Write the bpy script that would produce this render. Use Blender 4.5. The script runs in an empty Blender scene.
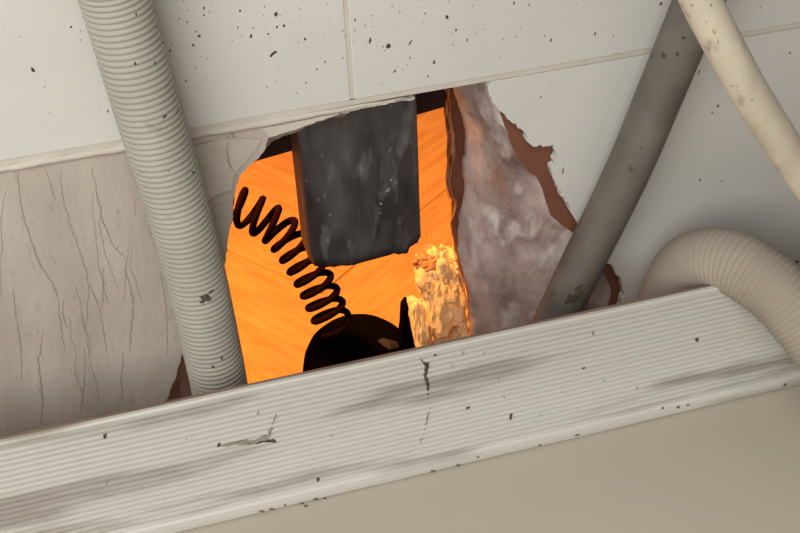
import bpy, bmesh, math, random
from mathutils import Vector, Matrix, noise
from mathutils.geometry import tessellate_polygon
from mathutils.bvhtree import BVHTree
random.seed(7)
C = bpy.context.scene
R = math.radians

# ------------------------------------------------------------ camera
YAW, PITCH, ROLL, FPX = R(14.0), R(38.0), R(-2.7), 1200.0
fw = Vector((math.sin(YAW)*math.cos(PITCH), math.cos(YAW)*math.cos(PITCH), -math.sin(PITCH)))
r0 = Vector((math.cos(YAW), -math.sin(YAW), 0)); u0 = r0.cross(fw)
rt = r0*math.cos(ROLL)+u0*math.sin(ROLL); up = -r0*math.sin(ROLL)+u0*math.cos(ROLL)
CAM = -1.0*fw
cd = bpy.data.cameras.new('camera'); cam = bpy.data.objects.new('camera', cd)
C.collection.objects.link(cam)
m = Matrix((rt, up, -fw)).transposed().to_4x4(); m.translation = CAM
cam.matrix_world = m
cd.sensor_width = 36; cd.lens = 36*FPX/800; cd.clip_start = .01
C.camera = cam

# ------------------------------------------------------------ world, lights, exposure
w = bpy.data.worlds.new('world'); C.world = w; w.use_nodes = True
w.node_tree.nodes['Background'].inputs[0].default_value = (.86, .75, .66, 1)
w.node_tree.nodes['Background'].inputs[1].default_value = .20
C.view_settings.view_transform = 'Standard'; C.view_settings.look = 'None'
C.view_settings.gamma = 1; C.view_settings.exposure = 0; C.view_settings.use_curve_mapping = False

def area(name, loc, target, size, power, col):
    l = bpy.data.lights.new(name, 'AREA'); l.size = size; l.energy = power; l.color = col
    o = bpy.data.objects.new(name, l); C.collection.objects.link(o)
    o.location = loc; o.rotation_euler = (Vector(target)-Vector(loc)).to_track_quat('-Z', 'Y').to_euler()
    return o
area('room_light', (-.72, -1.18, 1.0), (-.05, 0, .0), 1.4, 31.0, (1, .97, .915))
area('far_room_lamp', (-.36, .42, .76), (.0, .30, -.45), .16, 40.0, (1, .405, .08))

# ------------------------------------------------------------ helpers
def ray(px, py):
    return (fw*FPX + rt*(px-400) - up*(py-266.5)).normalized()
def at(px, py, y=0.0):
    d = ray(px, py); return CAM + d*((y-CAM.y)/d.y)
def xz(px, py, y=0.0):
    p = at(px, py, y); return (p.x, p.z)

def mesh_obj(name, bm, mats, parent=None, smooth=False):
    me = bpy.data.meshes.new(name)
    bmesh.ops.recalc_face_normals(bm, faces=bm.faces)
    if smooth:
        for f in bm.faces: f.smooth = True
    bm.to_mesh(me); bm.free()
    for mm in (mats if isinstance(mats, (list, tuple)) else [mats]): me.materials.append(mm)
    o = bpy.data.objects.new(name, me); C.collection.objects.link(o)
    if parent: o.parent = parent
    return o
def tag(o, label=None, cat=None, group=None, kind=None):
    for k, v in (('label', label), ('category', cat), ('group', group), ('kind', kind)):
        if v: o[k] = v
    return o
def empty(name, loc, label=None, cat=None, kind=None):
    o = bpy.data.objects.new(name, None); C.collection.objects.link(o)
    o.empty_display_size = .02
    tag(o, label, cat, None, kind); return o      # kept at the origin offset below
def box(bm, x0, x1, y0, y1, z0, z1):
    v = [bm.verts.new((x, y, z)) for x in (x0, x1) for y in (y0, y1) for z in (z0, z1)]
    for q in ((0,1,3,2), (4,6,7,5), (0,4,5,1), (2,3,7,6), (0,2,6,4), (1,5,7,3)): bm.faces.new([v[i] for i in q])
def bevel_all(bm, w_, seg=2):
    bmesh.ops.bevel(bm, geom=list(bm.edges), offset=w_, segments=seg, affect='EDGES', profile=.5)
def sheet(bm, poly, y0, y1, bev=0.0):
    """polygon in (x,z) given real thickness between y0 (front) and y1 (back)"""
    tri = tessellate_polygon([[Vector((a, b, 0)) for a, b in poly]])
    n = len(poly)
    F = [bm.verts.new((a, y0, b)) for a, b in poly]; B = [bm.verts.new((a, y1, b)) for a, b in poly]
    for t in tri:
        bm.faces.new([F[i] for i in t]); bm.faces.new([B[i] for i in reversed(t)])
    for i in range(n): bm.faces.new((F[i], F[(i+1) % n], B[(i+1) % n], B[i]))
def rag(pts, step=3.0, amp=1.0, seed=0):
    """ragged version of a pixel polyline"""
    rnd = random.Random(seed); out = []
    for (a, b), (c, d) in zip(pts, pts[1:]):
        L = math.hypot(c-a, d-b); n = max(1, int(L/step))
        nx, ny = -(d-b)/max(L, 1e-6), (c-a)/max(L, 1e-6)
        for i in range(n):
            t = i/n; k = 0 if i == 0 else rnd.uniform(-amp, amp)
            out.append((a+(c-a)*t+nx*k, b+(d-b)*t+ny*k))
    out.append(pts[-1]); return out
def spline(pts, n):
    """Catmull-Rom through 3D points, n samples per span"""
    P = [Vector(p) for p in pts]; P = [2*P[0]-P[1]] + P + [2*P[-1]-P[-2]]
    out = []
    for i in range(1, len(P)-2):
        a, b, c, d = P[i-1:i+3]
        for k in range(n):
            t = k/n
            out.append(.5*((2*b)+(c-a)*t+(2*a-5*b+4*c-d)*t*t+(3*b-a-3*c+d)*t**3))
    out.append(P[-2]); return out
def resample(path, step):
    out = [path[0].copy()]; acc = 0
    for a, b in zip(path, path[1:]):
        L = (b-a).length; pos = 0
        while acc + (L-pos) >= step and L > 0:
            pos += step-acc; acc = 0; out.append(a.lerp(b, pos/L))
        acc += L-pos
    return out
def tube(bm, path, rad, seg=24, caps=True, up0=Vector((0, 1, 0.1))):
    rings = []; N = None
    for i, p in enumerate(path):
        t = (path[min(i+1, len(path)-1)]-path[max(i-1, 0)]).normalized()
        if N is None: N = (up0-t*up0.dot(t)).normalized()
        else: N = (N-t*N.dot(t)).normalized()
        Bn = t.cross(N); r = rad(i) if callable(rad) else rad
        rings.append([bm.verts.new(p+(N*math.cos(2*math.pi*k/seg)+Bn*math.sin(2*math.pi*k/seg))*r) for k in range(seg)])
    for A, B in zip(rings, rings[1:]):
        for k in range(seg): bm.faces.new((A[k], A[(k+1) % seg], B[(k+1) % seg], B[k]))
    if caps: bm.faces.new(rings[0]); bm.faces.new(rings[-1])
    return rings

# ------------------------------------------------------------ materials
def mat(name, c1, c2=None, scale=8, rough=.6, detail=6, lo=.35, hi=.65, stretch=(1, 1, 1), bump=0, bscale=None, spec=.5, c3=None, s3=60, t3=(.62, .7), bdist=.002):
    mt = bpy.data.materials.new(name); mt.use_nodes = True; nt = mt.node_tree; N = nt.nodes; L = nt.links
    b = N['Principled BSDF']; b.inputs['Roughness'].default_value = rough; b.inputs['Specular IOR Level'].default_value = spec
    b.inputs['Base Color'].default_value = (*c1, 1)
    tc = N.new('ShaderNodeTexCoord'); mp = N.new('ShaderNodeMapping'); L.new(tc.outputs['Object'], mp.inputs[0])
    mp.inputs['Scale'].default_value = stretch
    last = None
    if c2:
        n = N.new('ShaderNodeTexNoise'); n.inputs['Scale'].default_value = scale; n.inputs['Detail'].default_value = detail
        L.new(mp.outputs[0], n.inputs['Vector'])
        cr = N.new('ShaderNodeValToRGB'); cr.color_ramp.elements[0].position = lo; cr.color_ramp.elements[1].position = hi
        cr.color_ramp.elements[0].color = (*c1, 1); cr.color_ramp.elements[1].color = (*c2, 1)
        L.new(n.outputs[0], cr.inputs[0]); last = cr.outputs[0]
    if c3:
        n3 = N.new('ShaderNodeTexNoise'); n3.inputs['Scale'].default_value = s3; n3.inputs['Detail'].default_value = 3
        L.new(mp.outputs[0], n3.inputs['Vector'])
        r3 = N.new('ShaderNodeMapRange'); r3.inputs[1].default_value, r3.inputs[2].default_value = t3
        L.new(n3.outputs[0], r3.inputs[0])
        mx = N.new('ShaderNodeMix'); mx.data_type = 'RGBA'; L.new(r3.outputs[0], mx.inputs[0])
        if last: L.new(last, mx.inputs[6])
        else: mx.inputs[6].default_value = (*c1, 1)
        mx.inputs[7].default_value = (*c3, 1); last = mx.outputs[2]
    if last: L.new(last, b.inputs['Base Color'])
    if bump:
        nb = N.new('ShaderNodeTexNoise'); nb.inputs['Scale'].default_value = bscale or scale*4; nb.inputs['Detail'].default_value = 8
        L.new(mp.outputs[0], nb.inputs['Vector'])
        bp = N.new('ShaderNodeBump'); bp.inputs['Strength'].default_value = bump; bp.inputs['Distance'].default_value = bdist
        L.new(nb.outputs[0], bp.inputs['Height']); L.new(bp.outputs[0], b.inputs['Normal'])
    return mt
M = {}
M['tile'] = mat('glazed_tile', (.61, .605, .58), (.555, .545, .515), 5, .38, bump=.05, bscale=25)
M['tile_edge'] = mat('tile_edge', (.42, .37, .31), (.5, .46, .4), 40, .8)
M['bed'] = mat('adhesive_bed', (.50, .445, .39), (.375, .325, .28), 9, .9, stretch=(1.6, 1, .6), bump=.45, bscale=90, lo=.3, hi=.7, c3=(.30, .25, .21), s3=120, t3=(.62, .82))
M['patch'] = mat('cement_patch', (.50, .455, .40), (.43, .385, .33), 30, .85, bump=.5, bscale=90)
M['grout'] = mat('grout', (.56, .52, .46), (.50, .46, .40), 30, .85, bump=.3, bscale=120)
M['brick_and_shade'] = mat('brick_and_shade', (.19, .070, .038), (.15, .055, .030), 30, .9, bump=.4, bscale=150)  # real brick, and the painted shade of the recess in the hole
M['plaster'] = mat('rough_plaster', (.46, .37, .34), (.20, .145, .13), 24, .9, stretch=(1.3, .7, .5), lo=.40, hi=.66, bump=1, bscale=60, c3=(.56, .50, .47), s3=40, t3=(.54, .66), bdist=.006)
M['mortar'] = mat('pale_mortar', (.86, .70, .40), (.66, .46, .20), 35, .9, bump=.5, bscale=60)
M['hose'] = mat('grey_hose_plastic', (.37, .355, .305), (.30, .288, .245), 14, .7, c3=(.25, .22, .18), s3=70, t3=(.66, .8))
M['hose_r'] = mat('dusty_hose_plastic', (.36, .315, .26), (.30, .26, .21), 14, .85)
M['pipe_grey'] = mat('grey_pipe_plastic', (.150, .138, .118), (.10, .09, .077), 24, .55, c3=(.07, .055, .04), s3=55, t3=(.66, .78))
M['hose_cream'] = mat('cream_hose', (.60, .545, .44), (.48, .425, .33), 40, .55, stretch=(1, 1, .35), c3=(.30, .245, .18), s3=90, t3=(.60, .76), bump=.3, bscale=60)
M['soil'] = mat('dark_pipe_plastic', (.075, .067, .068), (.028, .023, .024), 40, .5, stretch=(1.2, 1, .45), c3=(.17, .158, .155), s3=62, t3=(.55, .80), bump=.3, bscale=50)
M['black'] = mat('black_plastic', (.003, .002, .002), None, rough=1, spec=.0)
M['cord'] = mat('dark_cord', (.012, .0035, .003), None, rough=1, spec=.0)
M['batten'] = mat('dark_wood', (.05, .018, .012), (.03, .012, .010), 20, .8)
M['rib'] = mat('painted_ribs', (.62, .605, .57), (.51, .495, .455), 4, .45, stretch=(.25, 1, 1.6), c3=(.34, .315, .28), s3=17, t3=(.52, .62))
M['board'] = mat('raw_board', (.22, .15, .105), (.14, .09, .065), 40, .9, stretch=(.3, 1, 1))
M['panel'] = mat('cream_panel', (.50, .46, .375), (.47, .43, .35), 3, .45)
M['parquet'] = mat('parquet_oak', (.60, .33, .10), (.50, .25, .07), 11, .5, stretch=(1, 7, 1), lo=.38, hi=.62)
M['parquet2'] = mat('parquet_oak_dark', (.57, .30, .09), (.47, .23, .065), 11, .5, stretch=(1, 7, 1), lo=.38, hi=.62)
M['sub'] = mat('screed', (.45, .22, .07), (.4, .2, .06), 10, .9)
M['rim'] = mat('lamplit_rim', (.55, .30, .14), (.4, .2, .09), 60, .9)  # orange of the lamplight put into the rim colour
M['dirt'] = mat('dirt', (.045, .035, .026), (.09, .07, .05), 60, .9)
M['dirt_red'] = mat('dirt_red', (.07, .018, .012), None, rough=.8)
M['dirt_pale'] = mat('dirt_pale', (.24, .22, .18), (.32, .29, .25), 60, .9)
M['crackm'] = mat('crack', (.31, .26, .22), (.38, .33, .285), 60, .9)
M['dirt_brown'] = mat('brown_dirt', (.12, .085, .06), (.2, .16, .12), 60, .9)  # brown dirt crumbs along the strip's lower edge

# ------------------------------------------------------------ decals: dirt with a thickness, laid on a mesh
def bvh_of(objs):
    vs, fs = [], []
    for o in objs:
        k = len(vs); vs += [v.co.copy() for v in o.data.vertices]; fs += [[i+k for i in p.vertices] for p in o.data.polygons]
    return BVHTree.FromPolygons(vs, fs)
def spot(bm, tree, px, py, a, b=None, ang=0, seed=0, h=.0005):
    """an irregular crumb a x b pixels; ang from the picture's vertical"""
    b = b or a
    hit, n, _, dist = tree.ray_cast(CAM, ray(px, py))
    if hit is None: return
    if n.dot(ray(px, py)) > 0: n = -n
    s = dist/FPX; rnd = random.Random(seed*977+int(px*31+py*17))
    T = (up*math.cos(ang)+rt*math.sin(ang)); T = (T-n*T.dot(n)).normalized(); S = T.cross(n)
    K = 8; ring = []
    for k in range(K):
        t = 2*math.pi*k/K; q = rnd.uniform(.65, 1.2)
        ring.append(bm.verts.new(hit+(T*math.cos(t)*b/2*q+S*math.sin(t)*a/2*q)*s - n*.0002))
    c = bm.verts.new(hit+n*h)
    for k in range(K): bm.faces.new((ring[k], ring[(k+1) % K], c))
def ribbon(bm, tree, pts, wpx, seed=0, h=.0004):
    P = rag(pts, 4, .8, seed); row = []
    for i, (x, y) in enumerate(P):
        hit, n, _, dist = tree.ray_cast(CAM, ray(x, y))
        if hit is None: row.append(None); continue
        if n.dot(ray(x, y)) > 0: n = -n
        x2, y2 = P[min(i+1, len(P)-1)]; x1, y1 = P[max(i-1, 0)]
        d = rt*(x2-x1)-up*(y2-y1); d = (d-n*d.dot(n)).normalized(); S = d.cross(n)
        t = i/(len(P)-1); ww = wpx*(.35+.65*math.sin(math.pi*min(1, max(0, t))))*random.Random(seed*31+i).uniform(.6, 1.3)*dist/FPX/2
        row.append((bm.verts.new(hit+S*ww), bm.verts.new(hit+n*h), bm.verts.new(hit-S*ww)))
    for A, B in zip(row, row[1:]):
        if A and B:
            bm.faces.new((A[0], A[1], B[1], B[0])); bm.faces.new((A[1], A[2], B[2], B[1]))

# ------------------------------------------------------------ floors
ZF = -.45
floor = empty('floor', (0, 0, 0), 'orange parquet floor of the room behind the hole', None, 'structure')
bm = bmesh.new(); box(bm, -1.5, 1.7, -1.2, 2.6, ZF-.05, ZF-.008); mesh_obj('screed', bm, M['sub'], floor)
PL, PW = .42, .105
def plank_mesh(mm):
    bm = bmesh.new(); box(bm, 0.0006, PL-.0002, .0002, PW-.0002, -.008, 0); bevel_all(bm, .0005, 1)
    me = bpy.data.meshes.new('plank'); bm.to_mesh(me); bm.free(); me.materials.append(mm); return me
pms = [plank_mesh(M['parquet']), plank_mesh(M['parquet2'])]
ca, sa = math.cos(R(38)), math.sin(R(38)); cnt = 0
for i in range(-24, 25):
    for j in range(-12, 13):
        for k in (0, 1):
            # herringbone lattice
            bx = i*PW + j*PL*1.0; by = i*PW - j*PL*1.0
            if k == 0: lx, ly, rot = bx, by, 0
            else: lx, ly, rot = bx+PL+0, by+PW-PL+PW*0, math.pi/2
            if k == 1: lx, ly = bx+PL+PW, by+PW-PL+ (PL-PW)*0
            if k == 1: lx, ly = bx+0, by+PW; rot = math.pi/2; lx += PW
            wx, wy = lx*ca-ly*sa+.1, lx*sa+ly*ca+.6
            cx = wx+(PL/2)*math.cos(rot+R(38)); cy = wy+(PL/2)*math.sin(rot+R(38))
            if not (-.75 < cx < 1.0 and .05 < cy < 1.75): continue
            o = bpy.data.objects.new('plank', pms[random.random() < .4]); C.collection.objects.link(o)
            o.parent = floor; o.location = (wx, wy, ZF+random.uniform(-.0006, .0006)); o.rotation_euler = (0, 0, rot+R(38)); cnt += 1
print('planks', cnt)

# ------------------------------------------------------------ the wall
wall = empty('wall_back', (0, 0, 0), 'tiled wall with a hole broken through', None, 'structure')
zj = at(400, 94)[2]                      # underside of the upper row of tiles
xj = at(350, 60)[0]                      # upright joint
G = .0035; TH = .33; TW = .60; X0, X1, ZT = -1.25, 1.25, zj+2*TH+.05
YC = .010; YB = .136                      # core front and back
# ragged outlines, pixels on their own planes
left_edge = [(350, 112), (338, 114), (318, 121), (300, 128), (283, 132), (268, 138), (266, 147), (259, 158), (247, 168), (239, 178), (236, 190), (233, 203), (233, 216), (229, 232), (228, 250), (222, 275), (205, 310), (185, 345), (177, 372), (166, 404), (160, 450)]
tile_edge = [(488, 80), (489, 95), (497, 108), (507, 119), (521, 129), (531, 145), (543, 147), (555, 146), (556, 158), (551, 172), (558, 190), (569, 206), (577, 221), (590, 244), (604, 262), (614, 269), (621, 279), (624, 292), (621, 306), (612, 340), (600, 420)]
plaster_edge = [(492, 76), (493, 96), (499, 110), (503, 121), (509, 138), (516, 157), (528, 171), (536, 176), (543, 192), (550, 215), (560, 224), (572, 232), (588, 252), (601, 270), (608, 280), (611, 293), (607, 308), (598, 340), (585, 420)]
# core: rings from the front to the back of the wall. control columns run clockwise from top left
topz = zj+.055
def L3(px, py, y): return at(px, py, y)
def ctl(lst, y): return [at(a, b, y) for a, b in lst]
N1, N2, N3, N4 = 30, 70, 30, 90     # top, right, bottom, left
def along(pts, n):
    d = [0]
    for a, b in zip(pts, pts[1:]): d.append(d[-1]+(b-a).length)
    out = []
    for k in range(n):
        t = d[-1]*k/n; i = max(j for j in range(len(d)-1) if d[j] <= t+1e-12)
        out.append(pts[i].lerp(pts[i+1], (t-d[i])/max(d[i+1]-d[i], 1e-9)))
    return out
def ring(right, left, y, top, bot, seed, amp):
    Rr = ctl(rag(right, 4, amp, seed), y); Ll = list(reversed(ctl(rag(left, 4, amp, seed+1), y)))
    a = Vector((Ll[-1].x, y, top)); b = Vector((Rr[0].x, y, top)); c = Vector((Rr[-1].x, y, bot)); d = Vector((Ll[0].x, y, bot))
    return along([a, b], N1)+along([b]+Rr+[c], N2)+along([c, d], N3)+along([d]+Ll+[a], N4)
def lshift(dx, dy=0): return [((a+dx) if b < 262 or dx > -4 else max(a, 212), b+dy) for a, b in left_edge]
rid1 = [(456, 66), (463, 92), (472, 120), (478, 150), (480, 185), (478, 215), (480, 250), (490, 290), (500, 330), (510, 420)]
rid2 = [(448, 70), (455, 96), (462, 118), (466, 140), (462, 168), (464, 190), (459, 212), (457, 250), (468, 290), (470, 335), (480, 420)]
rid3 = [(468, 70), (470, 96), (470, 118), (476, 140), (474, 168), (472, 186), (462, 204), (458, 250), (468, 290), (470, 335), (480, 420)]
rid4 = [(450, 70), (449, 100), (451, 118), (454, 140), (454, 160), (450, 180), (453, 196), (458, 202), (452, 222), (455, 246), (466, 290), (470, 335), (480, 420)]
rid5 = [(444, 70), (443, 100), (445, 118), (447, 140), (447, 160), (445, 180), (447, 196), (451, 205), (450, 222), (452, 246), (464, 290), (468, 335), (478, 420)]
zb = at(400, 480, 0).z-.03
rings = [ring(plaster_edge, lshift(-2), YC, topz, zb, 1, .8),
         ring([(474, 76), (482, 110), (502, 160), (515, 200), (528, 240), (550, 285), (565, 330), (570, 420)], lshift(-3.5), .035, topz+.005, zb, 3, 1.5),
         ring(rid1, lshift(-10), .07, topz+.005, zb, 5, 1.5),
         ring(rid2, lshift(-16), .092, topz+.005, zb, 7, 1.2),
         ring(rid3, lshift(-18), .104, topz, zb, 9, 1.0),
         ring(rid4, lshift(-20), .119, topz-.01, zb, 11, 1.0),
         ring(rid5, lshift(-22), YB, topz-.01, zb, 12, 1.0)]
# more rings between, displaced
full = []
for i, (A, B) in enumerate(zip(rings, rings[1:])):
    ns = (5, 6, 4, 3, 3, 2)[i]
    for k in range(ns):
        t = k/ns; rr = []
        for a, b in zip(A, B):
            p = a.lerp(b, t)
            cx = Vector((at(370, 200, p.y).x, p.y, at(370, 200, p.y).z)); rad = (p-cx).normalized()
            e = 0 if (i == 0 and k == 0) else 1
            nz = noise.noise(p*28)*.006+noise.noise(p*75)*.0028+noise.noise(p*180)*.0012
            rr.append(p+rad*nz*e*(.3 if i > 1 else 1))
        full.append(rr)
full.append(rings[-1])
bm = bmesh.new()
V = [[bm.verts.new(p) for p in r] for r in full]; n = len(V[0])
for i, (A, B) in enumerate(zip(V, V[1:])):
    for k in range(n):
        f = bm.faces.new((A[k], A[(k+1) % n], B[(k+1) % n], B[k])); f.smooth = True
        f.material_index = 1 if i < 15 else (0 if i < 21 else 2)  # plaster, then recess shade painted dark red, then rim painted as lamplit
def plate(loopv, y):
    outer = [(X0, ZF), (X1, ZF), (X1, ZT), (X0, ZT)]
    ov = [bm.verts.new((a, y, b)) for a, b in outer]
    tri = tessellate_polygon([[Vector((v.co.x, v.co.z, 0)) for v in ov], [Vector((v.co.x, v.co.z, 0)) for v in loopv]])
    allv = ov+loopv
    for t in tri:
        try: bm.faces.new([allv[i] for i in t])
        except ValueError: pass
    return ov
o1 = plate(V[0], YC); o2 = plate(V[-1], YB)
for k in range(4): bm.faces.new((o1[k], o1[(k+1) % 4], o2[(k+1) % 4], o2[k]))
core = mesh_obj('wall_core', bm, [M['brick_and_shade'], M['plaster'], M['rim']], wall)
core['label'] = 'rough plaster and brown brick inside the hole, recess shade and rim light put into the colour'

# tiles
tiles = []
def tile_rect(x0, x1, z0, z1):
    bm = bmesh.new(); box(bm, x0+G/2, x1-G/2, 0, .008, z0+G/2, z1-G/2); bevel_all(bm, .0007, 2)
    o = mesh_obj('tile', bm, M['tile'], wall); tiles.append(o); return o
for row in (0, 1):
    for c in range(-2, 2):
        xa, xb = xj+c*TW, xj+(c+1)*TW
        tile_rect(max(xa, X0), min(xb, X1), zj+row*TH, zj+(row+1)*TH)
# lower row right of the hole: first tile is broken
te = [xz(a, b) for a, b in rag(tile_edge, 3, 1.9, 21)]
zl = zj-TH-.05
poly = [p for p in te if p[1] < zj-.0035]
poly = [(poly[0][0], zj-.003)] + poly + [(poly[-1][0], zl), (xj+TW-G/2, zl), (xj+TW-G/2, zj-.003)]
bm = bmesh.new(); sheet(bm, poly, 0, .008)
o = mesh_obj('tile', bm, M['tile'], wall); tiles.append(o); o['label'] = 'broken tile with a ragged left edge'
tile_rect(xj+TW, X1, zl, zj-.001)
# bare adhesive left of the hole
lp = [xz(a, b, .002) for a, b in rag(left_edge, 3, .9, 31)]
poly = [(lp[0][0], zj-.002)] + [p for p in lp if p[1] < zj-.003] + [(lp[-1][0], zl), (X0, zl), (X0, zj-.002)]
bm = bmesh.new(); sheet(bm, poly, .002, .0099)
bed = mesh_obj('adhesive_bed', bm, M['bed'], wall); bed['label'] = 'bare beige adhesive with wavy drip lines'
# smoother cement patch between hose and hole
pp = [(262, 139), (256, 150), (247, 160), (238, 170), (233, 178), (232, 190), (220, 193), (206, 203), (196, 190), (190, 170), (186, 150), (200, 144), (225, 139)]
bm = bmesh.new(); sheet(bm, [xz(a, b, .001) for a, b in rag(pp+[pp[0]], 3, .6, 5)[:-1]], .0008, .0022)
patch = mesh_obj('cement_patch', bm, M['patch'], wall)
# grout
bm = bmesh.new()
for z in (zj, zj+TH): box(bm, X0, X1, .0006, .0099, z-G/2-.0008, z+G/2+.0008)
hg = mesh_obj('grout_line', bm, M['grout'], wall)
bm = bmesh.new()
for c in (-1, 0, 1): box(bm, xj+c*TW-G/2-.0006, xj+c*TW+G/2+.0006, .0006, .0097, zj+G/2, ZT)
mesh_obj('grout_line', bm, M['grout'], wall)
# raised lip of old grout left standing over the bare patch, chipped towards the hole
bm = bmesh.new(); pts = []
for k in range(150):
    x = X0+(at(408, 98)[0]-X0)*k/149
    pts.append(Vector((x, .0015, zj-.0052+noise.noise(Vector((x*60, 0, 0)))*.0008)))
tube(bm, pts, lambda i: .0030*(1+.25*noise.noise(Vector((i*.4, 3, 0))))*(1 if i < 138 else (150-i)/13+.1), 8)
lip = mesh_obj('grout_lip', bm, M['grout'], wall, True)
# chipped paste hanging under the joint above the dark duct
bm = bmesh.new()
q = [(262, 128), (300, 121), (340, 113), (380, 105), (415, 98), (412, 100), (385, 101), (365, 103.5), (352, 107), (344, 112), (330, 117), (310, 124), (290, 131), (270, 137)]
sheet(bm, [xz(a, b, .001) for a, b in rag(q+[q[0]], 3, .5, 9)[:-1]], .0006, .008)
mesh_obj('grout_crumb', bm, M['grout'], wall)

# mortar rubble glowing in the lamp of the far room
def lump(px, py, y, wx, wz, wy, seed, mt, tilt=0):
    c = at(px, py, y); k = (c-CAM).length/FPX/2
    bm = bmesh.new(); bmesh.ops.create_icosphere(bm, subdivisions=5, radius=1)
    for v in bm.verts:
        p = v.co.copy(); q = p*1.6+Vector((seed*3.1, seed, 0))
        d = 1+.30*noise.noise(q)+.22*abs(noise.noise(q*2.1))+.07*noise.noise(q*4.5)+.03*noise.noise(q*11)
        # squarish, broken faces
        mx = max(abs(p.x), abs(p.y), abs(p.z)); d *= (1/mx)**.45
        x, z = p.x*d*wx*k, p.z*d*wz*k
        v.co = c+Vector((x*math.cos(tilt)-z*math.sin(tilt), p.y*d*wy+.35*-z*0, x*math.sin(tilt)+z*math.cos(tilt)))+Vector((0, z*.35, 0))
    return mesh_obj('mortar_lump', bm, mt, wall)
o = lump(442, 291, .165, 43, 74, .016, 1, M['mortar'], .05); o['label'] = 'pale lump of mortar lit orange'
M['broken_brick'] = mat('broken_brick', (.55, .27, .11), (.35, .15, .06), 60, .9, bump=1, bscale=120)
lump(437, 262, .178, 40, 26, .012, 2, M['broken_brick'], -.1)
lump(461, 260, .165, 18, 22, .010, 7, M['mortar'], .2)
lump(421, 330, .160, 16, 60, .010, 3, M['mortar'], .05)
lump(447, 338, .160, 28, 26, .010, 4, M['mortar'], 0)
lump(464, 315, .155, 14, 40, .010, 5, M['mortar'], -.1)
lump(440, 365, .170, 60, 40, .012, 6, M['brick_and_shade'], 0)
# batten across the back of the wall over the hole, made taller to block lamp spill
bm = bmesh.new(); ba, bb = at(282, 147, .15), at(432, 104, .15); sl = (bb.z-ba.z)/(bb.x-ba.x)
zz = lambda x: ba.z+(x-ba.x)*sl
box(bm, -.42, .42, YB+.002, YB+.030, 0, .15)
for v in bm.verts: v.co.z += zz(v.co.x)
bevel_all(bm, .002, 2)
tag(mesh_obj('wood_batten', bm, M['batten']), 'dark wood batten across the top of the hole, behind the dark duct', 'batten')

# ---- dirt and drips on the wall
tt = bvh_of(tiles); bm = bmesh.new(); bmp = bmesh.new()
big = [(33, 70, 9, 5, 1.1), (71, 27, 3, 4, .5), (199, 36, 5, 5, 0), (193, 45, 4, 5, 0), (251, 36, 4, 8, 0), (276, 14, 5, 8, 0), (284, 26, 4, 5, 0), (277, 27, 3, 5, 0), (204, 8, 3, 5, 0), (204, 15, 3, 4, 0),
       (305, 39, 4, 5, 0), (370, 41, 4, 11, 0), (388, 46, 9, 9, 0), (410, 43, 3, 9, .4), (447, 17, 4, 7, -.5), (434, 62, 3, 8, 0), (467, 40, 3, 5, 0), (456, 30, 3, 4, 0), (395, 71, 3, 5, 0), (186, 81, 3, 4, 0), (162, 43, 3, 5, 0), (170, 51, 3, 4, 0), (187, 22, 2.5, 3, 0),
       (551, 40, 3, 8, 0), (595, 34, 3, 6, 0), (661, 4, 4, 6, 0), (541, 97, 2.5, 4, 0), (563, 171, 2.5, 13, -.15), (667, 246, 4, 8, .2), (108, 111, 3, 5, 0), (268, 34, 2.5, 4, 0), (355, 20, 2.5, 5, 0), (240, 11, 2.5, 5, 0), (529, 5, 2, 5, 0), (514, 3, 2.5, 6, 0),
       (718, 106, 4, 4, 0), (712, 113, 3, 4, 0), (699, 72, 2, 9, 0), (790, 53, 3, 4, 0), (797, 262, 6, 5, 0), (267, 87, 2, 3, 0), (317, 69, 2, 4, 0), (325, 62, 2, 4, 0), (700, 180, 3, 5, 0), (722, 181, 2, 4, 0)]
for i, (x, y, a, b, g) in enumerate(big): spot(bm, tt, x, y, a, b, g, i)
rnd = random.Random(5)
for i in range(700):
    x = rnd.uniform(0, 800); y = rnd.uniform(0, 160)
    dens = math.exp(-((x-330)/190)**2)*math.exp(-(y/75)**2)*.8+.08
    if rnd.random() > dens: continue
    spot(bm if rnd.random() < .25 else bmp, tt, x, y, rnd.uniform(1.0, 2.2), rnd.uniform(1.5, 4.5), rnd.uniform(-.4, .4), i)
for i in range(26): spot(bmp, tt, rnd.uniform(640, 790), rnd.uniform(40, 240), rnd.uniform(1, 2), rnd.uniform(1.5, 4), 0, i)
tag(mesh_obj('dirt_speck', bm, M['dirt'], wall), kind='stuff'); tag(mesh_obj('dirt_speck', bmp, M['dirt_pale'], wall), kind='stuff')
bm = bmesh.new(); spot(bm, tt, 274, 53, 5, 11, .8, 3); spot(bm, tt, 271, 56, 4, 5, .8, 9)
tag(mesh_obj('dirt_speck', bm, M['dirt_red'], wall), kind='stuff')
tb = bvh_of([bed, patch]); bm = bmesh.new()
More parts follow.
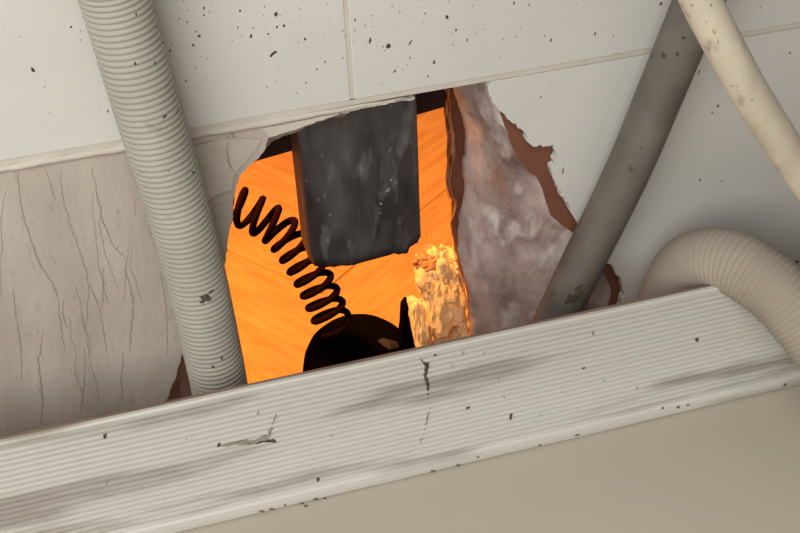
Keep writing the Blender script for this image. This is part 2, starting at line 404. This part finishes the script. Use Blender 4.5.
for i, (ln, wd) in enumerate([([(18, 168), (19, 190), (22, 212), (32, 243), (42, 268), (52, 282), (58, 300), (61, 325), (64, 350)], 1.6),
    ([(60, 170), (62, 195), (70, 225), (82, 258), (89, 285), (98, 305), (103, 330), (106, 352)], 1.6), ([(92, 168), (97, 195), (102, 220), (112, 243), (124, 257)], 1.7),
    ([(124, 268), (130, 285), (133, 305), (131, 330), (129, 352)], 2.0), ([(145, 215), (150, 232), (154, 246)], 1.8), ([(160, 272), (164, 290), (167, 320), (167, 350)], 1.5), ([(86, 325), (88, 300), (88, 285)], 1),
    ([(13, 290), (15, 312), (20, 345), (22, 380)], 1.5), ([(43, 330), (38, 362), (42, 395), (41, 424)], 2.0), ([(84, 348), (84, 380), (80, 412)], 1.6), ([(123, 352), (121, 380), (122, 402)], 1.6), ([(45, 170), (50, 182), (55, 200)], 1), ([(134, 200), (136, 216)], 1.4),
    ([(228, 138), (227, 152), (230, 166), (236, 176)], 1.8), ([(210, 214), (213, 208), (220, 204), (232, 202)], 1.6), ([(196, 145), (205, 142), (214, 141)], 1.3), ([(206, 204), (216, 196), (232, 191)], 1.6)]):
    ribbon(bm, tb, ln, wd*1.3, i)
for i in range(11):
    x = rnd.uniform(2, 165); y = rnd.uniform(185, 330); n_ = rnd.randint(3, 7); ln = []
    for k in range(n_): ln.append((x, y)); x += rnd.uniform(-3, 7); y += rnd.uniform(14, 22)
    ribbon(bm, tb, ln, rnd.uniform(.8, 1.4), 50+i)
for i in range(70): spot(bm, tb, rnd.uniform(0, 220), rnd.uniform(170, 420), rnd.uniform(.8, 1.6), rnd.uniform(1.5, 4), rnd.uniform(-.5, .5), i)
spot(bm, tb, 233, 135, 10, 5, 1.2, 2); spot(bm, tb, 228, 137, 5, 5, 0, 4)
tag(mesh_obj('drip_line', bm, M['crackm'], wall), kind='stuff')

# ------------------------------------------------------------ dark pipe in the hole
YP = .068
pcx = (at(297, 180, YP)+at(414, 168, YP))/2; PR = (at(297, 180, YP)-at(414, 168, YP)).length/2*.985
RY = .034
zbot = at(362, 262, YP-RY).z
bm = bmesh.new(); S = 96; outr, inr = [], []
H = 20
def sup(t, e): return math.copysign(abs(math.cos(t))**e, math.cos(t)), math.copysign(abs(math.sin(t))**e, math.sin(t))
for h in range(H+1):
    ro, ri = [], []
    for k in range(S):
        t = 2*math.pi*k/S; cx_, sy_ = sup(t, .42)
        jag = .004*noise.noise(Vector((cx_*4, sy_*4, 2)))+.0018*noise.noise(Vector((cx_*18, sy_*18, 5)))
        low = zbot + jag + (.006 if cx_ > .55 else 0) - (.004 if .55 < cx_ < .68 else 0)
        z = low+(topz-.004-low)*(h/H)
        dent = 1+.05*noise.noise(Vector((cx_*2, sy_*2, z*14)))
        for lst, q in ((ro, 0), (ri, .0035)):
            lst.append(bm.verts.new((pcx.x+cx_*(PR-q), YP+sy_*(RY-q)*dent, z)))
    outr.append(ro); inr.append(ri)
for Rg in (outr, inr):
    for A, B in zip(Rg, Rg[1:]):
        for k in range(S):
            f = bm.faces.new((A[k], A[(k+1) % S], B[(k+1) % S], B[k])); f.smooth = True
for k in range(S):
    bm.faces.new((outr[0][k], outr[0][(k+1) % S], inr[0][(k+1) % S], inr[0][k])); bm.faces.new((outr[-1][k], outr[-1][(k+1) % S], inr[-1][(k+1) % S], inr[-1][k]))
dp = empty('drain_duct', (0, 0, 0), 'wide flattened dark grey duct hanging in the hole, its lower end broken off', 'duct')
pm = mesh_obj('duct_shell', bm, M['soil'], dp)
tp = bvh_of([pm]); bm = bmesh.new()
for i, (x, y, a, b, g) in enumerate([(388, 190, 6, 12, .3), (381, 204, 9, 6, .6), (391, 180, 4, 7, -.2), (322, 155, 3, 8, 0), (306, 181, 4, 4, 0), (396, 183, 3, 8, 0), (325, 195, 2, 14, .1), (367, 129, 2, 18, 1.15), (390, 150, 2, 16, .25), (380, 213, 5, 6, .9), (318, 200, 2, 8, 0), (328, 240, 5, 10, .2), (330, 215, 3, 8, .2)]):
    spot(bm, tp, x, y, a, b, g, i, .0002)
M['scuff'] = mat('pale_scuff', (.26, .25, .25), (.16, .15, .155), 90, .8)
tag(mesh_obj('pale_scuff', bm, M['scuff'], dp), kind='stuff')

# ------------------------------------------------------------ coiled cord and black appliance
YK = .185
cp = [at(a_, b_, y_) for a_, b_, y_ in [(218, 200, .290), (238, 206, .277), (258, 216, .264), (278, 229, .252), (293, 246, .242), (306, 266, .232), (317, 286, .222), (325, 304, .213), (331, 318, .206), (334, 325, .204)]]
path = resample(spline(cp, 30), .0006); tot = len(path)
turns = 11.5; bm = bmesh.new(); coil = []; Nn = None
for i, p in enumerate(path):
    t = (path[min(i+1, tot-1)]-path[max(i-1, 0)]).normalized()
    if Nn is None: Nn = (fw-t*fw.dot(t)).normalized()
    Nn = (Nn-t*Nn.dot(t)).normalized(); B = t.cross(Nn)
    s = i/(tot-1)
    rr = .0183
    a = 2*math.pi*turns*(s**1.12)+1.0
    coil.append(p+(Nn*math.cos(a)+B*math.sin(a))*rr)
cc = resample(coil, .0022)
tube(bm, cc, .0038, 8)
tag(mesh_obj('coiled_cord', bm, M['cord'], None, True), 'dark coiled cord dangling left of the dark duct, down to the black pot', 'cord')
# black rounded pot standing on the far floor
YO = .235
e0 = at(301, 352, YO); e1 = at(412, 340, YO); oc = (e0+e1)/2; orad = (e1-e0).length/2
ztop = at(356, 322, YO+.02).z
pot = empty('black_pot', (0, 0, 0), 'black round-shouldered pot on the orange floor under the cord', 'pot')
bm = bmesh.new(); prof = [(0, 0), (.25, 0), (.5, -.003), (.72, -.010), (.86, -.020), (.95, -.034), (1, -.052), (1, -.09)]
hh = ztop-ZF
prof = [(r_*orad, z_) for r_, z_ in prof] + [(orad*.97, -hh*.7), (orad*.9, -hh+.004), (orad*.85, -hh), (0, -hh)]
S = 48; rg = []
for r_, z_ in prof:
    rg.append([bm.verts.new((oc.x, oc.y, ztop+z_))] if r_ == 0 else [bm.verts.new((oc.x+math.cos(2*math.pi*k/S)*r_, oc.y+math.sin(2*math.pi*k/S)*r_, ztop+z_)) for k in range(S)])
for A, B in zip(rg, rg[1:]):
    for k in range(S):
        if len(A) == 1: bm.faces.new((A[0], B[k], B[(k+1) % S]))
        elif len(B) == 1: bm.faces.new((A[k], A[(k+1) % S], B[0]))
        else: bm.faces.new((A[k], A[(k+1) % S], B[(k+1) % S], B[k]))
mesh_obj('pot_body', bm, M['black'], pot, True)
bm = bmesh.new()   # upright tab at its right
gt = bvh_of([C.objects['pot_body']]); bg = bmesh.new(); spot(bg, gt, 390, 344, 22, 15, .3, 4, .003); M['grey_worn'] = mat('worn_grey', (.018, .016, .016), (.010, .009, .009), 80, .8)
tag(mesh_obj('grey_patch', bg, M['grey_worn'], pot), 'worn grey patch')
tb_ = [(398, 345), (401, 325), (402, 306), (406, 300), (411, 303), (413, 320), (415, 350)]
sheet(bm, [xz(a, b, YO-.02) for a, b in tb_], YO-.028, YO-.012); bevel_all(bm, .0012, 1)
mesh_obj('upright_tab', bm, M['black'], pot)

# ------------------------------------------------------------ ribbed strip and backing, cream panel in front
YS = -.10
zt_, zb_ = at(400, 357, YS).z, at(400, 481, YS-.003).z
strip = empty('ribbed_trim_strip', (0, 0, 0), 'white ribbed plastic trim strip with grey wear running below the hole', 'trim')
NR = 21; hS = zt_-zb_
prof = [(0.004, zt_-.0), (0.0012, zt_), (0, zt_-.0015), (0, zt_-.006)]
za, zc = zt_-.006, zb_+.013; p_ = (za-zc)/NR
for k in range(NR):
    z = za-k*p_
    prof += [(.0003, z-p_*.08), (.0024, z-p_*.20), (.0024, z-p_*.40), (.0004, z-p_*.55), (0, z-p_*.75)]
prof += [(0, zc), (-.0015, zc-.002), (-.0022, zb_+.006), (-.0018, zb_+.001), (0, zb_), (.004, zb_)]
NX = 60; XA, XB = -.95, 1.05; bm = bmesh.new(); rows = []
for i in range(NX+1):
    x = XA+(XB-XA)*i/NX
    rows.append([bm.verts.new((x, YS+a+.0006*noise.noise(Vector((x*9, 0, b*20))), b+.0004*noise.noise(Vector((x*12, 0, 0))))) for a, b in prof])
for A, B in zip(rows, rows[1:]):
    for k in range(len(prof)-1): bm.faces.new((A[k], A[k+1], B[k+1], B[k]))
    bm.faces.new((A[-1], A[0], B[0], B[-1]))
bm.faces.new(rows[0]); bm.faces.new(rows[-1])
rf = mesh_obj('ribbed_face', bm, M['rib'], strip)
bm2 = bmesh.new(); box(bm2, XA, XB, YS+.0043, YS+.0070, zb_-.012, zt_+.0004); bevel_all(bm2, .0006, 1)
mesh_obj('backing_board', bm2, M['board'], strip)
ts = bvh_of([rf]); bm = bmesh.new(); bmb = bmesh.new()
ribbon(bm, ts, [(421, 360), (427, 366), (425, 376), (428, 386), (428, 395)], 5, 3, .001); ribbon(bm, ts, [(428, 362), (426, 370)], 3, 4, .001); ribbon(bmb, ts, [(428, 395), (430, 408), (425, 430), (420, 442)], 2, 5, .001)
ribbon(bmb, ts, [(218, 446), (236, 443), (255, 442), (268, 436), (274, 420), (276, 414)], 6, 6, .001)
ribbon(bm, ts, [(247, 444), (262, 441), (275, 441)], 4, 8, .001); spot(bm, ts, 219, 445, 4, 9, 0, 1); spot(bm, ts, 274, 441, 7, 4, 0, 2)
for i, (x, y, a, b) in enumerate([(468, 408, 4, 5), (584, 368, 4, 5), (593, 333, 3, 7), (504, 396, 3, 7), (511, 417, 4, 9), (499, 378, 2, 5), (697, 340, 6, 5), (105, 436, 4, 6), (107, 483, 3, 4), (258, 413, 2, 5), (318, 479, 4, 5), (332, 436, 2, 4), (604, 381, 3, 3), (637, 388, 2, 4), (435, 355, 4, 4), (463, 353, 3, 8), (484, 353, 3, 3)]):
    spot(bm if a > 3 else bmb, ts, x, y, a, b, .1, i, .001)
for i in range(40): spot(bmb, ts, rnd.uniform(0, 800), rnd.uniform(330, 500), rnd.uniform(1, 2), rnd.uniform(1, 3), 0, i, .001)
tag(mesh_obj('dirt_mark', bm, M['dirt'], strip), kind='stuff'); tag(mesh_obj('dirt_mark', bmb, M['dirt_pale'], strip), kind='stuff')

bm = bmesh.new(); box(bm, -.95, 1.05, -1.1, YS+.0040, zb_-.018, zb_-.0012); bevel_all(bm, .001, 2)
pn = mesh_obj('cream_base_panel', bm, M['panel']); tag(pn, 'smooth cream base panel in the foreground below the ribbed strip', 'panel')
tq = bvh_of([pn, rf]); bm = bmesh.new()
for i, (x, y, a, b) in enumerate([(262, 511, 8, 4), (271, 509, 9, 4), (302, 503, 6, 5), (306, 506, 5, 5), (316, 499, 8, 4), (325, 498, 5, 4), (433, 471, 6, 5), (458, 465, 8, 3), (478, 457, 5, 3), (577, 435, 8, 3), (663, 408, 4, 3), (678, 407, 6, 5), (688, 405, 4, 3), (785, 385, 5, 6), (285, 505, 4, 3), (540, 445, 7, 2)]):
    spot(bm, tq, x, y, a, b, 0, i, .0012)
tag(mesh_obj('dirt_crumb', bm, M['dirt_brown'], pn), kind='stuff')

# ------------------------------------------------------------ hoses and pipes in front
def corrugated(name, pts, rad, pitch, label, mt, amp=.0011, fade=None):
    step = pitch/5; path = resample(spline(pts, 60), step)
    sh = (-1, -.2, .9, 1, .3)
    n_ = len(path)
    bm = bmesh.new()
    tube(bm, path, lambda i: rad+amp*sh[i % 5]*(1 if not fade else min(1, max(.03, (i/n_-fade[0])/(fade[1]-fade[0])))), 40)
    return tag(mesh_obj(name, bm, mt, None, True), label, 'hose')
def P(px, py, y): return tuple(at(px, py, y))
YH = -.040
h1 = corrugated('corrugated_hose', [P(10, -400, YH-.02), P(45, -260, YH-.015), P(75, -130, YH-.01), P(97, -60, YH-.005), P(116, 0, YH), P(143, 92, YH), P(169, 180, YH), P(192, 262, YH), P(211, 345, YH), P(220, 390, YH), P(229, 450, YH), P(236, 500, YH)], .0222, .0045,
                'pale grey corrugated hose standing left of the hole', M['hose'], .0007)
th = bvh_of([h1]); bm = bmesh.new()
for i, (x, y, a, b, g) in enumerate([(206, 297, 13, 10, .8), (211, 292, 6, 8, .3), (203, 301, 8, 7, 0), (136, 14, 3, 4, 0), (163, 43, 3, 4, 0), (165, 116, 4, 8, .6), (193, 172, 5, 3, .5), (169, 171, 2, 2, 0), (222, 358, 4, 4, 0), (213, 367, 5, 3, .3), (135, 64, 3, 4, 0), (155, 63, 2, 5, 0), (178, 110, 2, 6, .6), (157, 27, 3, 2, 0)]):
    spot(bm, th, x, y, a, b, g, i, .0008)
tag(mesh_obj('dirt_mark', bm, M['dirt'], h1), kind='stuff')

bm = bmesh.new()
pts = [P(930, -560, -.085), P(840, -340, -.065), P(752, -130, -.048), P(723, -58, -.042), P(699, 0, -.036), P(665, 82, -.031), P(633, 159, -.028), P(608, 212, -.026), P(582, 264, -.022), P(559, 312, -.018), P(541, 352, -.016), P(520, 400, -.016)]
path = resample(spline(pts, 30), .004)
rgs = tube(bm, path, .0184, 40)
gp = mesh_obj('grey_pipe', bm, M['pipe_grey'], None, True); tag(gp, 'smooth dark grey pipe leaning across the right side of the hole', 'pipe')
tg = bvh_of([gp]); bm = bmesh.new()
for i, (x, y, a, b, g) in enumerate([(573, 298, 10, 30, .5), (581, 286, 7, 20, .6), (664, 56, 8, 8, 0), (677, 54, 5, 9, 0), (684, 38, 5, 6, 0), (697, 72, 3, 8, .4), (641, 148, 3, 4, 0), (616, 278, 3, 5, 0)]):
    spot(bm, tg, x, y, a, b, g, i, .0003)
tag(mesh_obj('dirt_mark', bm, M['dirt'], gp), kind='stuff')

bm = bmesh.new()
pts = [P(655, -420, -.20), P(655, -250, -.20), P(668, -110, -.20), P(683, -50, -.20), P(700, -2, -.20), P(722, 42, -.20), P(747, 88, -.20), P(777, 136, -.20), P(809, 184, -.20), P(845, 232, -.20), P(890, 280, -.20), P(960, 340, -.21)]
path = resample(spline(pts, 30), .003)
tube(bm, path, lambda i: .0116+.0004*noise.noise(Vector((i*.08, 0, 0))), 32)
ch = mesh_obj('cream_hose', bm, M['hose_cream'], None, True); tag(ch, 'thin cream hose crossing in front of the grey pipe at the upper right', 'hose')
tc_ = bvh_of([ch]); bm = bmesh.new()
for i, (x, y, a, b, g) in enumerate([(692, 5, 5, 9, -.4), (711, 5, 4, 6, -.3), (714, 32, 3, 12, -.4), (718, 42, 3, 8, -.3), (732, 86, 4, 7, -.3), (752, 100, 3, 6, -.4), (738, 95, 2, 5, -.3), (706, 22, 2, 8, -.4), (712, 60, 4, 3, 0)]):
    spot(bm, tc_, x, y, a, b, g, i, .0003)
M['stain'] = mat('hose_stain', (.27, .22, .16), (.36, .30, .22), 90, .8)
tag(mesh_obj('dirt_mark', bm, M['stain'], ch), kind='stuff')

corrugated('corrugated_hose', [P(655, 390, -.030), P(662, 340, -.032), P(669, 298, -.040), P(691, 264, -.055), P(732, 263, -.085), P(775, 290, -.120), P(812, 330, -.150), P(850, 382, -.180), P(880, 440, -.20)], .0262, .0043,
           'dusty beige corrugated hose bending over the right end of the ribbed strip', M['hose_r'], .0009, (.44, .6))
